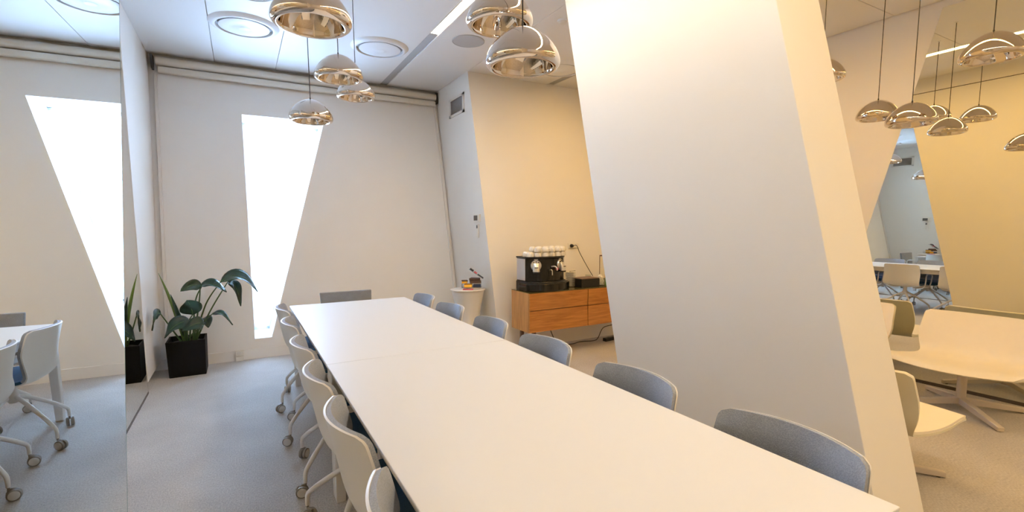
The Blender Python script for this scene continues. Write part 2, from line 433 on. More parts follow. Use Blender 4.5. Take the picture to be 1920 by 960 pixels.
# ------------------------------------------------------------------ lounge wall with mirror, walls behind the camera
struct(MB().box(XR, XR + 0.15, YB, 6.0, 0, TOP).build('wall_right', 'cream_paint'), 'cream lounge wall')
struct(MB().box(XL - 0.2, XR + 0.15, YB - 0.15, YB, 0, TOP).build('wall_back', 'cream_paint'), 'cream wall behind the room')
lm = thing('wall_mirror', 'large two part mirror with slanted edge on the lounge wall', 'mirror')
def medge(z): return 2.735 - 0.24 * z
for (z0, z1) in ((0.03, 2.596), (2.602, H - 0.06)):
    MB().prism([(-3.0, z0), (medge(z0), z0), (medge(z1), z1), (-3.0, z1)], XR - 0.010, XR - 0.002, 'x').build('mirror_panel', 'mirror_warm', lm)
MB().prism([(-3.0, 2.5965), (medge(2.5965), 2.5965), (medge(2.6015), 2.6015), (-3.0, 2.6015)], XR - 0.009, XR - 0.002, 'x').build('joint', 'brown_plinth', lm)
struct(MB().box(XR - 0.012, XR, -3.0, 4.78, 0, 0.028).build('baseboard_right', 'brown_plinth'), 'dark strip under the lounge mirror')

# ------------------------------------------------------------------ ceiling fittings
def diffuser(x, y, label):
    o = thing('air_diffuser', label, 'air vent', (x, y, H), group='round ceiling air diffusers')
    MB().lathe([(0.30, 0.0), (0.290, -0.010), (0.266, -0.026), (0.250, -0.031), (0.241, -0.029), (0.238, -0.022), (0.237, -0.001)], 56).build('flange', 'diffuser_white', o, smooth=True)
    MB().lathe([(0.0, -0.0005), (0.238, -0.0005), (0.238, -0.003), (0.0, -0.003)], 48).build('throat', 'diffuser_dark', o)
    MB().lathe([(0.0, -0.043), (0.04, -0.042), (0.055, -0.038), (0.06, -0.035), (0.14, -0.034), (0.200, -0.030), (0.214, -0.025), (0.212, -0.021), (0.0, -0.019)], 56).build('disc', 'diffuser_white', o, smooth=True)
    return o
diffuser(0.142, 5.37, 'round white air diffuser in the ceiling nearest the left mirrors')
diffuser(1.403, 5.33, 'round white air diffuser in the ceiling beside the grey slot')
diffuser(3.487, 4.98, 'round white air diffuser in the ceiling above the sideboard')
def speaker(x, y, label):
    o = thing('ceiling_speaker', label, 'speaker', (x, y, H), group='flat round ceiling speakers')
    MB().lathe([(0.168, 0.0), (0.168, -0.006), (0.158, -0.008), (0.155, -0.005)], 48).build('rim', 'speaker_grey', o, smooth=True)
    MB().lathe([(0.0, -0.005), (0.156, -0.005), (0.156, 0.0), (0, 0)], 48).build('grille', 'speaker_grey', o)
speaker(2.157, 4.72, 'flat grey round speaker in the ceiling beyond the strip light')
speaker(0.19, 4.60, 'flat grey round speaker in the ceiling next to the air diffuser')
o = thing('smoke_detector', 'small round smoke detector on the ceiling by the column', 'detector', (2.72, 3.84, H))
MB().lathe([(0.05, 0), (0.05, -0.012), (0.0, -0.012)], 28).build('base', 'diffuser_white', o, smooth=True)
MB().lathe([(0.036, -0.012), (0.034, -0.03), (0.02, -0.038), (0, -0.038)], 28).build('sensor_head', 'rail', o, smooth=True)

# ------------------------------------------------------------------ air grille, thermostat, sockets
o = thing('air_grille', 'square air grille high on the white wall stub', 'air vent', (XV, 0, 0))
gy0, gy1, gz0, gz1 = 5.72, 6.20, 2.885, 3.125
mb = MB()
for (a, b, c, d) in ((gy0, gy1, gz1 - 0.03, gz1), (gy0, gy1, gz0, gz0 + 0.03), (gy0, gy0 + 0.045, gz0, gz1), (gy1 - 0.045, gy1, gz0, gz1)):
    mb.box(-0.014, 0, a, b, c, d)
mb.build('frame', 'rail', o)
MB().box(-0.003, 0, gy0 + 0.04, gy1 - 0.04, gz0 + 0.028, gz1 - 0.028).build('cavity', 'grille_dark', o)
for k in range(11):
    z = gz0 + 0.037 + k * 0.0162
    MB().hexa([(-0.012, gy0 + 0.045, z), (-0.003, gy0 + 0.045, z + 0.006), (-0.003, gy1 - 0.045, z + 0.006), (-0.012, gy1 - 0.045, z),
               (-0.012, gy0 + 0.045, z + 0.004), (-0.003, gy0 + 0.045, z + 0.010), (-0.003, gy1 - 0.045, z + 0.010), (-0.012, gy1 - 0.045, z + 0.004)]).build('slat', 'grille_slat', o)
o = thing('thermostat', 'white wall thermostat with grey screen on the wall stub', 'thermostat', (XV, 5.37, 1.545))
MB().box(-0.022, 0, -0.085, 0.085, -0.046, 0.046).build('housing', 'outlet_white', o, bevel=0.004)
MB().box(-0.025, -0.0215, -0.03, 0.07, -0.03, 0.032).build('screen', 'screen', o)
o = thing('remote_holder', 'slim white remote control clipped below the thermostat', 'remote', (XV, 5.36, 1.39))
MB().box(-0.018, 0, -0.028, 0.028, -0.085, 0.08).build('housing', 'outlet_white', o, bevel=0.006)
MB().box(-0.021, -0.0175, -0.016, 0.018, 0.03, 0.068).build('display', 'screen', o)
o = thing('floor_socket', 'cream double power socket on the skirting board', 'socket', (-0.08, YF - 0.014, 0.0))
MB().box(-0.036, 0.036, -0.022, 0.0, 0.055, 0.115).build('upper_plate', 'outlet_white', o, bevel=0.003)
MB().box(-0.036, 0.036, -0.03, 0.0, 0.0, 0.05).build('lower_plate', 'outlet_white', o, bevel=0.003)
MB().lathe([(0, 0), (0.02, 0), (0.02, -0.001), (0.017, -0.001), (0.017, 0.004), (0, 0.004)], 20, (0, -0.0235, 0.085), axis='y').build('socket_ring', 'rail', o, smooth=True)

def wy(z): return YW + S * z
o = thing('wall_socket', 'white double socket plate on the wall above the sideboard', 'socket', (3.79, wy(1.185), 1.185))
o.rotation_euler = (-math.atan(S), 0, 0)
MB().box(-0.085, 0.095, -0.012, 0, -0.036, 0.036).build('plate', 'outlet_white', o, bevel=0.004)
for x in (-0.04, 0.05):
    MB().lathe([(0, 0.0), (0.02, 0.0), (0.022, -0.003), (0.026, -0.003), (0.026, 0.004), (0, 0.004)], 20, (x, -0.0125, 0), axis='y').build('socket_ring', 'rail', o, smooth=True)
o = thing('power_plug', 'black plug and cable hanging from the wall socket', 'plug', (3.75, wy(1.185) - 0.013, 1.185))
MB().lathe([(0, 0), (0.022, 0), (0.024, -0.012), (0.018, -0.034), (0.009, -0.045), (0, -0.046)], 18, (0, -0.002, 0), axis='y').build('plug', 'black_plastic', o, smooth=True)
MB().tube(smooth_path([(0.0, -0.046, 0.0), (0.045, -0.06, 0.004), (0.08, -0.08, -0.09), (0.115, -0.18, -0.25), (0.12, -0.30, -0.375)], 6), 0.0042, 8).build('cable', 'cord', o, smooth=True)

# ------------------------------------------------------------------ tables
TZ = 0.74
def make_table(label, y0, y1):
    x0, x1 = 0.352, 1.412
    t = thing('meeting_table', label, 'table', ((x0 + x1) / 2, (y0 + y1) / 2, 0))
    hx, hy = (x1 - x0) / 2, (y1 - y0) / 2
    MB().box(-hx, hx, -hy, hy, TZ - 0.012, TZ).build('tabletop', 'table_white', t, bevel=0.003)
    MB().box(-hx + 0.003, hx - 0.003, -hy + 0.003, hy - 0.003, TZ - 0.022, TZ - 0.0122).build('edge_band', 'table_edge', t)
    mb = MB()
    for sx in (-1, 1): mb.box(min(sx * (hx - 0.06), sx * (hx - 0.03)), max(sx * (hx - 0.06), sx * (hx - 0.03)), -hy + 0.05, hy - 0.05, TZ - 0.075, TZ - 0.0225)
    for sy in (-1, 1): mb.box(-hx + 0.06, hx - 0.06, min(sy * (hy - 0.06), sy * (hy - 0.03)), max(sy * (hy - 0.06), sy * (hy - 0.03)), TZ - 0.075, TZ - 0.0225)
    mb.build('apron', 'white_metal', t)
    for sx in (-1, 1):
        for sy in (-1, 1):
            a, b = 0.065, 0.048
            cx, cy = sx * (hx - 0.012), sy * (hy - 0.002)
            p = []
            for (w, z) in ((b, 0.0), (a, TZ - 0.0225)):
                xa, xb = cx, cx - sx * w; ya, yb2 = cy, cy - sy * w
                xa, xb = min(xa, xb), max(xa, xb); ya, yb2 = min(ya, yb2), max(ya, yb2)
                p += [(xa, ya, z), (xb, ya, z), (xb, yb2, z), (xa, yb2, z)]
            MB().hexa(p).build('leg', 'white_metal', t, bevel=0.006)
    return t
make_table('white rectangular meeting table standing nearest the window', 2.586, 4.722)
make_table('white rectangular meeting table butted against the one by the window', 0.517, 2.583)

# ------------------------------------------------------------------ shell chairs
def chair_surface(off, inset, u0=1.0, pad=False):
    """grid of the shell surface; off = offset along the inner normal, inset = trim from the rim"""
    prof = [(0.215, 0.415), (0.205, 0.437), (0.17, 0.448), (0.10, 0.447), (0.02, 0.441), (-0.06, 0.437), (-0.12, 0.441), (-0.165, 0.455), (-0.195, 0.485),
            (-0.212, 0.53), (-0.224, 0.59), (-0.236, 0.65), (-0.248, 0.71), (-0.260, 0.765), (-0.270, 0.805)]
    P = smooth_path([(x, 0, z) for x, z in prof], 3)
    L = [0.0]
    for i in range(1, len(P)): L.append(L[-1] + (P[i] - P[i - 1]).length)
    tot = L[-1]
    lo, hi = inset, tot - inset
    nV, nU = 34, 18
    rows = []
    def at(s):
        for i in range(1, len(L)):
            if s <= L[i] + 1e-9:
                k = (s - L[i - 1]) / (L[i] - L[i - 1]); return P[i - 1].lerp(P[i], k), (P[i] - P[i - 1]).normalized()
        return P[-1], (P[-1] - P[-2]).normalized()
    for j in range(nV + 1):
        # denser at both ends for the rounded corners
        tt = j / nV
        s = lo + (hi - lo) * (0.5 - 0.5 * cos(pi * tt)) * 0.6 + (hi - lo) * tt * 0.4
        p, T = at(s)
        g = s / tot
        back = max(0.0, min(1.0, (p.z - 0.44) / 0.22))
        hw = 0.230 + 0.016 * sin(pi * min(1, max(0, g))) + 0.008 * back
        hw -= inset
        for (e, r) in ((hi - s, 0.030), (s - lo, 0.075)):
            if e < r: hw = hw - r + sqrt(max(0, r * r - (r - e) ** 2))
        N = Vector((T.z, 0, -T.x))        # up for the seat, forward (+x) for the back
        row = []
        for i in range(nU + 1):
            u = -1 + 2 * i / nU
            y = hw * u
            w = (abs(y) / 0.238) ** 2.0
            q = Vector((p.x, y, p.z)) + N * (off)
            q.x += 0.076 * w * (back ** 0.8)
            q.z += 0.022 * w * (1 - back) * min(1, g * 4) - 0.004 * w * back
            row.append(q)
        rows.append(row)
    return rows
def shell_solid(off_a, off_b, inset, part=None):
    A = chair_surface(off_a, inset); B = chair_surface(off_b, inset)
    k = next(j for j in range(len(A)) if A[j][9].z > 0.462 and A[j][9].x < -0.1)
    if part == 'seat': A, B = A[:k], B[:k]
    if part == 'back': A, B = A[k - 1:], B[k - 1:]
    nv, nu = len(A), len(A[0]); mb = MB()
    vs = [p for r in A for p in r] + [p for r in B for p in r]; n = nv * nu
    fs = []
    for j in range(nv - 1):
        for i in range(nu - 1):
            a = j * nu + i
            fs.append((a, a + 1, a + nu + 1, a + nu)); fs.append((n + a, n + a + nu, n + a + nu + 1, n + a + 1))
    rim = [i for i in range(nu)] + [j * nu + nu - 1 for j in range(1, nv)] + [(nv - 1) * nu + i for i in range(nu - 2, -1, -1)] + [j * nu for j in range(nv - 2, 0, -1)]
    for k in range(len(rim)):
        a, b = rim[k], rim[(k + 1) % len(rim)]
        fs.append((b, a, n + a, n + b))
    return mb.add(vs, fs)

def caster(parent_leg, x, y, yaw):
    mxw = Matrix.Translation((x, y, 0)) @ Matrix.Rotation(yaw, 4, 'Z')
    mb = MB()
    mb.cyl(0.006, 0.058, 0.085, 10)
    for s in (-1, 1):
        mb.lathe([(0, 0.004), (0.026, 0.004), (0.031, 0.006), (0.032, 0.012), (0.031, 0.019), (0.027, 0.022), (0.024, 0.0195)], 20, (0.018, 0, 0.032), 'y') if s > 0 else \
            mb.lathe([(0, -0.004), (0.026, -0.004), (0.031, -0.006), (0.032, -0.012), (0.031, -0.019), (0.027, -0.022), (0.024, -0.0195)], 20, (0.018, 0, 0.032), 'y')
    mb.tube([(0.0, 0, 0.062), (0.012, 0, 0.064), (0.03, 0, 0.058)], 0.007, 8)
    mb.xf(mxw); c = mb.build('caster', 'caster_grey', parent_leg, smooth=True)
    for s in (-1, 1):
        mb = MB().lathe([(0, s * 0.0195), (0.0245, s * 0.0195), (0.0245, s * 0.0235), (0.018, s * 0.025), (0, s * 0.025)], 18, (0.018, 0, 0.032), 'y')
        mb.xf(mxw).build('wheel_cover', 'caster_hub', parent_leg, smooth=True)

def swivel_base(root, ang, seed, R=0.325, wheels=True):
    rnd = random.Random(seed)
    mb = MB(); mb.lathe([(0, 0.30), (0.022, 0.30), (0.030, 0.315), (0.034, 0.34), (0.030, 0.365), (0.024, 0.38), (0.024, 0.42), (0.07, 0.428), (0.07, 0.434), (0, 0.434)], 20)
    mb.build('hub', 'white_metal', root, smooth=True)
    for k in range(4):
        a = ang + k * pi / 2
        d = Vector((cos(a), sin(a), 0))
        pts = smooth_path([d * 0.015 + Vector((0, 0, 0.345)), d * 0.10 + Vector((0, 0, 0.30)), d * 0.24 + Vector((0, 0, 0.205)), d * (R - 0.028) + Vector((0, 0, 0.160)), d * (R - 0.006) + Vector((0, 0, 0.138)), d * R + Vector((0, 0, 0.108)), d * R + Vector((0, 0, 0.078))], 4)
        n = len(pts)
        lg = MB().tube(pts, [0.0145 - 0.0045 * i / n for i in range(n)], 10).build('leg', 'white_metal', root, smooth=True)
        caster(lg, d.x * R, d.y * R, rnd.uniform(0, 2 * pi))

shell_mb = shell_solid(0.0, 0.008, 0.0)
pad_mb = shell_solid(0.0085, 0.026, 0.0035, 'back')
seat_mb = shell_solid(0.0085, 0.028, 0.0035, 'seat')
protos = {}
def side_chair(x, y, rz, ang, seed, label, group):
    root = thing('shell_chair', label, 'chair', (x, y, 0), rz, group)
    if 'shell' not in protos:
        a = shell_mb.build('shell', 'white_plastic', root, smooth=True, angle=50)
        b = pad_mb.build('back_pad', 'grey_fabric', root, smooth=True, angle=50)
        c = seat_mb.build('seat_pad', 'dark_blue_fabric', root, smooth=True, angle=50)
        c['label'] = 'dark blue seat pad'
        protos['shell'], protos['pad'], protos['seat'] = a.data, b.data, c.data
        arms = []
        for s in (-1, 1):
            pts = smooth_path([(0.0, s * 0.10, 0.424), (0.0, s * 0.20, 0.424), (0.0, s * 0.252, 0.45), (-0.005, s * 0.268, 0.54), (-0.010, s * 0.270, 0.60), (0.01, s * 0.270, 0.635), (0.05, s * 0.270, 0.645), (0.14, s * 0.270, 0.642), (0.19, s * 0.268, 0.62), (0.19, s * 0.265, 0.56), (0.17, s * 0.25, 0.45), (0.15, s * 0.20, 0.424), (0.13, s * 0.10, 0.424)], 4)
            arms.append(MB().tube(pts, 0.0095, 8).build('armrest', 'white_metal', root, smooth=True).data)
        protos['arms'] = arms
    else:
        for nm, k in (('shell', 'shell'), ('back_pad', 'pad'), ('seat_pad', 'seat')):
            c = bpy.data.objects.new(nm, protos[k]); COL.objects.link(c); c.parent = root
        for d in protos['arms']:
            c = bpy.data.objects.new('armrest', d); COL.objects.link(c); c.parent = root
    swivel_base(root, ang, seed)
    return root
ordn = ['nearest', 'second from', 'third from', 'fourth from', 'fifth from', 'sixth from']
LY = [4.27, 3.60, 2.91, 2.27, 1.69, 1.04]
RY = [4.28, 3.62, 2.90, 2.215, 1.516, 0.846]
LA = [0.62, 0.66, 0.70, 0.95, 0.62, 0.70]
for i in range(6):
    side_chair((0.478, 0.478, 0.478, 0.478, 0.485, 0.487)[i], LY[i], radians([1, -1, 1, -1, 0, 0][i]), pi + LA[i], 10 + i,
               'white shell chair on the mirror side of the table, %s the window' % ordn[i], 'shell chairs tucked under the tables')
for i in range(6):
    side_chair(1.278, RY[i], pi + radians([-1, 2, -2, 1, 0, -1][i]), 0.7 + 0.2 * (i % 3), 30 + i,
               'white shell chair on the column side of the table, %s the window' % ordn[i], 'shell chairs tucked under the tables')

# end chair with a flat back and arms
ec = thing('armchair', 'grey flat backed armchair at the window end of the table', 'chair', (0.915, 4.83, 0), -pi / 2)
mb = MB()
pr = [(-0.235, 0.44), (-0.245, 0.60), (-0.27, 0.79)]
for i in range(2):
    (xa, za), (xb, zb) = pr[i], pr[i + 1]
    mb.hexa([(xa - 0.022, -0.245, za), (xa + 0.012, -0.245, za), (xa + 0.012, 0.245, za), (xa - 0.022, 0.245, za), (xb - 0.022, -0.255, zb), (xb + 0.012, -0.255, zb), (xb + 0.012, 0.255, zb), (xb - 0.022, 0.255, zb)])
mb.build('backrest', 'flat_grey_fabric', ec, bevel=0.008, seg=3)
MB().box(-0.22, 0.22, -0.235, 0.235, 0.42, 0.465).build('seat', 'flat_grey_fabric', ec, bevel=0.014, seg=3)
MB().box(-0.20, 0.20, -0.20, 0.20, 0.405, 0.4195).build('seat_pan', 'white_plastic', ec)
for s in (-1, 1):
    pts = smooth_path([(-0.12, s * 0.15, 0.412), (-0.12, s * 0.25, 0.415), (-0.12, s * 0.285, 0.46), (-0.13, s * 0.29, 0.58), (-0.12, s * 0.29, 0.63), (-0.06, s * 0.29, 0.645), (0.10, s * 0.29, 0.645), (0.15, s * 0.29, 0.62), (0.15, s * 0.285, 0.46), (0.14, s * 0.25, 0.415), (0.14, s * 0.15, 0.412)], 4)
    MB().tube(pts, 0.010, 8).build('armrest', 'white_metal', ec, smooth=True)
swivel_base(ec, 0.9, 77)

# ------------------------------------------------------------------ pendant lamps
shade_prof = [(0.0, 0.157), (0.013, 0.1563), (0.029, 0.1535), (0.048, 0.147), (0.068, 0.1365), (0.088, 0.1225), (0.107, 0.105), (0.123, 0.0865), (0.136, 0.067), (0.1447, 0.049), (0.1492, 0.035), (0.1503, 0.0245), (0.1487, 0.0145), (0.1440, 0.0072), (0.1370, 0.0025), (0.1290, 0.0003), (0.1240, 0.0005), (0.1205, 0.0022)]
inner_prof = [(0.1205, 0.0022), (0.118, 0.006), (0.116, 0.013), (0.113, 0.024), (0.107, 0.039), (0.097, 0.058), (0.083, 0.078), (0.064, 0.098), (0.043, 0.115), (0.022, 0.126), (0.0, 0.129)]
lamp_meshes = {}
def pendant(x, y, z, label, group):
    root = thing('pendant_lamp', label, 'pendant lamp', (x, y, z - 0.07), 0, group)
    if not lamp_meshes:
        a = MB().lathe(shade_prof, 64).build('shade', 'polished', root, smooth=True, angle=80)
        b = MB().lathe(inner_prof, 64).build('reflector', 'polished', root, smooth=True, angle=80)
        c = MB().lathe([(0, 0.128), (0.012, 0.127), (0.013, 0.105), (0.010, 0.098), (0.011, 0.085), (0.010, 0.07), (0.006, 0.062), (0, 0.06)], 20).build('bulb', 'bulb', root, smooth=True)
        lamp_meshes.update(shade=a.data, reflector=b.data, bulb=c.data)
    else:
        for nm in ('shade', 'reflector', 'bulb'):
            c = bpy.data.objects.new(nm, lamp_meshes[nm]); COL.objects.link(c); c.parent = root
    top = H - (z - 0.07)
    MB().cyl(0.0028, 0.15, top - 0.001, 8).build('cord', 'cord', root)
    MB().lathe([(0, 0.170), (0.004, 0.170), (0.006, 0.157), (0.010, 0.1545), (0, 0.1545)], 16).build('cord_grip', 'cord', root, smooth=True)
    MB().lathe([(0, top), (0.014, top), (0.014, top - 0.005), (0.0, top - 0.006)], 16).build('ceiling_rose', 'diffuser_white', root, smooth=True)
    return root
tl = [(0.88, 4.12, 2.55), (0.49, 3.80, 2.27), (0.61, 3.34, 2.46), (0.29, 2.10, 2.30), (1.07, 2.00, 2.41), (1.03, 1.73, 2.15)]
for i, p in enumerate(tl):
    pendant(*p, 'mirror polished metal pendant lamp over the table, %s the window' % ordn[i], 'pendant lamps over the table')
ll = [(4.66, 2.08, 2.38), (4.20, 2.37, 2.61), (4.17, 1.65, 2.21), (3.96, 1.19, 2.49), (3.87, 2.11, 2.59)]
for i, p in enumerate(ll):
    pendant(*p, 'mirror polished metal pendant lamp over the lounge, %s the lounge mirror' % ordn[i], 'pendant lamps over the lounge')

# ------------------------------------------------------------------ potted plant
pl = thing('potted_plant', 'tall broad leaved plant in a square black planter by the mirror', 'plant', (-0.52, 5.70, 0))
po = []
for (w, z) in ((0.152, 0.0), (0.162, 0.352)):
    po += [(-w, -w, z), (w, -w, z), (w, w, z), (-w, w, z)]
mb = MB(); mb.hexa(po)
pot = MB()
for (w, z) in ((0.152, 0.0), (0.162, 0.352), (0.146, 0.352), (0.142, 0.30)):
    pot.v += [(-w, -w, z), (w, -w, z), (w, w, z), (-w, w, z)]
for k in range(3):
    for i in range(4):
        j = (i + 1) % 4; pot.f.append((k * 4 + i, k * 4 + j, k * 4 + 4 + j, k * 4 + 4 + i))
pot.f += [(3, 2, 1, 0), (12, 13, 14, 15)]
pot.build('planter', 'black_pot', pl, bevel=0.004)
MB().lathe([(0, 0.322), (0.06, 0.325), (0.12, 0.318), (0.139, 0.31), (0.139, 0.303), (0, 0.303)], 24).build('soil', 'soil', pl, smooth=True)

def leaf(base, bend, b0, b1, b2, width, side, fold=0.25, name='leaf', droop=0.0, rp=0.009):
    """petiole from base via bend to b0; blade along b0-b1-b2, width across 'side' """
    pts = smooth_path([base, bend, b0], 7)
    n = len(pts)
    mid = bez(b0, b1, b2, 14)
    side = Vector(side).normalized()
    vs = []; fs = []; nw = 6
    for k, p in enumerate(mid):
        t = k / (len(mid) - 1)
        T = (mid[min(k + 1, len(mid) - 1)] - mid[max(k - 1, 0)]).normalized()
        sd = (side - T * side.dot(T)).normalized(); nr = T.cross(sd)
        if nr.z < 0: nr = -nr
        w = width * (sin(pi * min(1, t ** 0.72)) ** 0.75 if 0 < t < 1 else 0.02)
        for i in range(nw + 1):
            u = -1 + 2 * i / nw
            vs.append(p + sd * (w * u) + nr * (fold * w * abs(u)) - Vector((0, 0, droop * w * u * u)) + nr * (0.006 * sin(9 * t + 4 * u)))
    for k in range(len(mid) - 1):
        for i in range(nw):
            a = k * (nw + 1) + i; fs.append((a, a + 1, a + nw + 2, a + nw + 1))
    o = MB().add(vs, fs).build(name, 'leaf', pl, smooth=True, angle=180)
    md = o.modifiers.new('thick', 'SOLIDIFY'); md.thickness = 0.002
    MB().tube(pts, [rp * (1 - 0.5 * i / n) for i in range(n)], 8).build('stalk', 'stem', o, smooth=True)
    mr = [p + Vector((0, 0, 0.002)) for p in mid]
    MB().tube(mr, [0.0045 * (1 - 0.85 * i / len(mr)) + 0.0006 for i in range(len(mr))], 6).build('midrib', 'stem', o, smooth=True)
    return o
# world coordinates relative to the planter foot (-0.52, 5.70)
def W(x, y, z): return (x + 0.52, y - 5.70, z)
leaf(W(-.47, 5.70, .31), W(-.43, 5.68, .70), W(-.36, 5.62, .87), W(-.43, 5.58, .92), W(-.525, 5.50, .845), .055, (0.2, 0.5, 0.8), 0.2)
leaf(W(-.47, 5.72, .31), W(-.40, 5.70, .68), W(-.375, 5.66, .875), W(-.27, 5.62, .93), W(-.15, 5.55, .805), .065, (0, 0.9, 0.5), 0.25)
leaf(W(-.46, 5.70, .31), W(-.34, 5.68, .68), W(-.20, 5.62, .90), W(-.02, 5.58, 1.06), W(.125, 5.50, .79), .088, (-0.1, 0.9, 0.55), 0.22)
leaf(W(-.45, 5.72, .31), W(-.30, 5.70, .62), W(-.135, 5.64, .90), W(-.05, 5.60, .90), W(-.035, 5.56, .65), .055, (0.5, 0.6, 0.3), 0.25)
leaf(W(-.44, 5.68, .31), W(-.40, 5.64, .47), W(-.29, 5.60, .585), W(-.20, 5.56, .64), W(-.115, 5.50, .475), .04, (0, 0.9, 0.4), 0.25)
leaf(W(-.52, 5.66, .31), W(-.50, 5.62, .50), W(-.45, 5.58, .60), W(-.45, 5.53, .69), W(-.48, 5.50, .755), .095, (1, 0.15, 0.1), 0.10)
leaf(W(-.54, 5.66, .31), W(-.52, 5.60, .46), W(-.47, 5.56, .53), W(-.58, 5.50, .58), W(-.67, 5.44, .42), .075, (0.2, 0.6, 0.6), 0.15)
leaf(W(-.50, 5.64, .31), W(-.47, 5.58, .40), W(-.36, 5.52, .50), W(-.40, 5.47, .56), W(-.53, 5.44, .47), .07, (0.1, 0.5, 0.7), 0.15)
leaf(W(-.56, 5.68, .31), W(-.62, 5.60, .46), W(-.690, 5.48, .645), W(-.715, 5.40, .70), W(-.735, 5.28, .53), .05, (0.15, 0.4, 0.8), 0.2)
leaf(W(-.50, 5.72, .31), W(-.48, 5.74, .46), W(-.40, 5.70, .52), W(-.34, 5.66, .56), W(-.33, 5.62, .45), .07, (0.6, 0.6, 0.2), 0.2)
for (a, b, c, r) in ((W(-.54, 5.70, .31), W(-.60, 5.66, .70), W(-.70, 5.62, 1.02), 0.017), (W(-.52, 5.71, .31), W(-.56, 5.66, .55), W(-.615, 5.60, .81), 0.026)):
    pts = bez(a, b, c, 14); n = len(pts)
    MB().tube(pts, [r * max(0.08, sin(pi * min(1, 0.30 + 0.7 * i / (n - 1))) ** 0.8) for i in range(n)], 10).build('rolled_leaf', 'spear' if r < 0.02 else 'leaf', pl, smooth=True)

# ------------------------------------------------------------------ corner stand and its tray
SX, SY, SZ = 2.325, 5.20, 0.705
o = thing('corner_stand', 'white hourglass shaped round side table in the corner', 'side table', (SX, SY, 0))
MB().lathe([(0, 0.0), (0.165, 0.0), (0.165, 0.01), (0.150, 0.16), (0.140, 0.30), (0.137, 0.36), (0.140, 0.40), (0.160, 0.52), (0.185, 0.64), (0.194, 0.69), (0.1, 0.69), (0, 0.69)], 48).build('pedestal', 'white_plastic', o, smooth=True)
MB().lathe([(0, 0.69), (0.203, 0.69), (0.207, 0.695), (0.207, 0.702), (0.203, SZ), (0, SZ)], 48).build('top', 'white_plastic', o, smooth=True)
ox, oy = SX + 0.03, SY - 0.02
def slab(name, label, cat, mt, x, y, z, w, d, h, rz=0.0, tilt=0.0, group=None):
    e = MB().box(-w / 2, w / 2, -d / 2, d / 2, 0, h).build(name, mt, None, bevel=min(0.002, h * 0.3))
    e.location = (x, y, z); e.rotation_euler = (0, tilt, rz)
    return tag(e, label, cat, group)
slab('magazine', 'crimson magazine at the bottom of the pile on the corner stand', 'magazine', 'crimson', ox - 0.055, oy - 0.045, SZ + 0.001, 0.12, 0.10, 0.006, -0.5)
slab('notepad', 'cream notepad under the trays on the corner stand', 'notepad', 'paper', ox + 0.03, oy - 0.01, SZ + 0.008, 0.17, 0.13, 0.012, -0.5)
tr = thing('acrylic_tray', 'clear acrylic tray holding booklets on the corner stand', 'tray', (ox + 0.015, oy, SZ + 0.0215), -0.5)
MB().box(-0.115, 0.115, -0.075, 0.075, 0, 0.004).build('base', 'clear', tr)
for s in (-1, 1): MB().box(-0.115, 0.115, min(s * 0.075, s * 0.071), max(s * 0.075, s * 0.071), 0.004, 0.05).build('side', 'clear', tr)
MB().box(-0.115, -0.111, -0.071, 0.071, 0.004, 0.05).build('side', 'clear', tr)
slab('booklet', 'yellow booklet in the acrylic tray', 'booklet', 'yellow', ox - 0.035, oy - 0.005, SZ + 0.027, 0.09, 0.12, 0.032, -0.5)
slab('booklet', 'navy booklet in the acrylic tray', 'booklet', 'navy', ox + 0.062, oy - 0.045, SZ + 0.027, 0.09, 0.10, 0.026, -0.5)
slab('card_box', 'brown card box lying across the acrylic tray', 'box', 'brown', ox + 0.045, oy - 0.030, SZ + 0.073, 0.13, 0.12, 0.03, -0.35)
slab('card_box', 'dark brown card box on top of another brown box', 'box', 'brown', ox + 0.040, oy - 0.025, SZ + 0.105, 0.11, 0.10, 0.026, -0.7)
slab('sachet_box', 'small yellow sachet box beside the brown boxes', 'box', 'yellow', ox - 0.075, oy + 0.008, SZ + 0.073, 0.06, 0.09, 0.022, -0.5)
slab('booklet', 'thin brown booklet on the yellow sachet box', 'booklet', 'brown', ox - 0.075, oy + 0.008, SZ + 0.097, 0.07, 0.08, 0.010, -0.3)
lid = thing('brochure_holder', 'clear tilted brochure holder leaning on the brown boxes', 'holder', (ox + 0.055, oy - 0.04, SZ + 0.180), -0.5)
lid.rotation_euler = (0, 0.60, -0.5)
MB().box(-0.10, 0.10, -0.06, 0.06, 0, 0.004).build('panel', 'clear', lid)
MB().box(-0.095, -0.045, -0.045, 0.02, 0.005, 0.022).build('clip', 'black_plastic', lid, bevel=0.004)
MB().box(-0.035, 0.005, -0.04, 0.02, 0.005, 0.016).build('tag', 'crimson', lid, bevel=0.003)
MB().box(0.015, 0.095, -0.05, 0.0, 0.005, 0.014).build('pen_tray', 'black_plastic', lid, bevel=0.003)

# ------------------------------------------------------------------ sideboard
BX0, BX1, BY0, BY1, BZ0, BZ1 = 2.672, 4.272, 4.365, 4.755, 0.285, 0.720
sb = thing('sideboard', 'oiled oak sideboard with four drawers on dark legs', 'cabinet', ((BX0 + BX1) / 2, (BY0 + BY1) / 2, 0))
hx, hy = (BX1 - BX0) / 2, (BY1 - BY0) / 2
mb = MB()
mb.box(-hx, -hx + 0.02, -hy + 0.016, hy, BZ0, BZ1); mb.box(hx - 0.02, hx, -hy + 0.016, hy, BZ0, BZ1)
mb.box(-hx + 0.02, hx - 0.02, -hy + 0.016, hy, BZ0, BZ0 + 0.02); mb.box(-hx + 0.02, hx - 0.02, -hy + 0.016, hy, BZ1 - 0.02, BZ1)
mb.box(-hx + 0.02, hx - 0.02, hy - 0.012, hy, BZ0 + 0.02, BZ1 - 0.02)
mb.build('carcass', 'wood_side', sb)
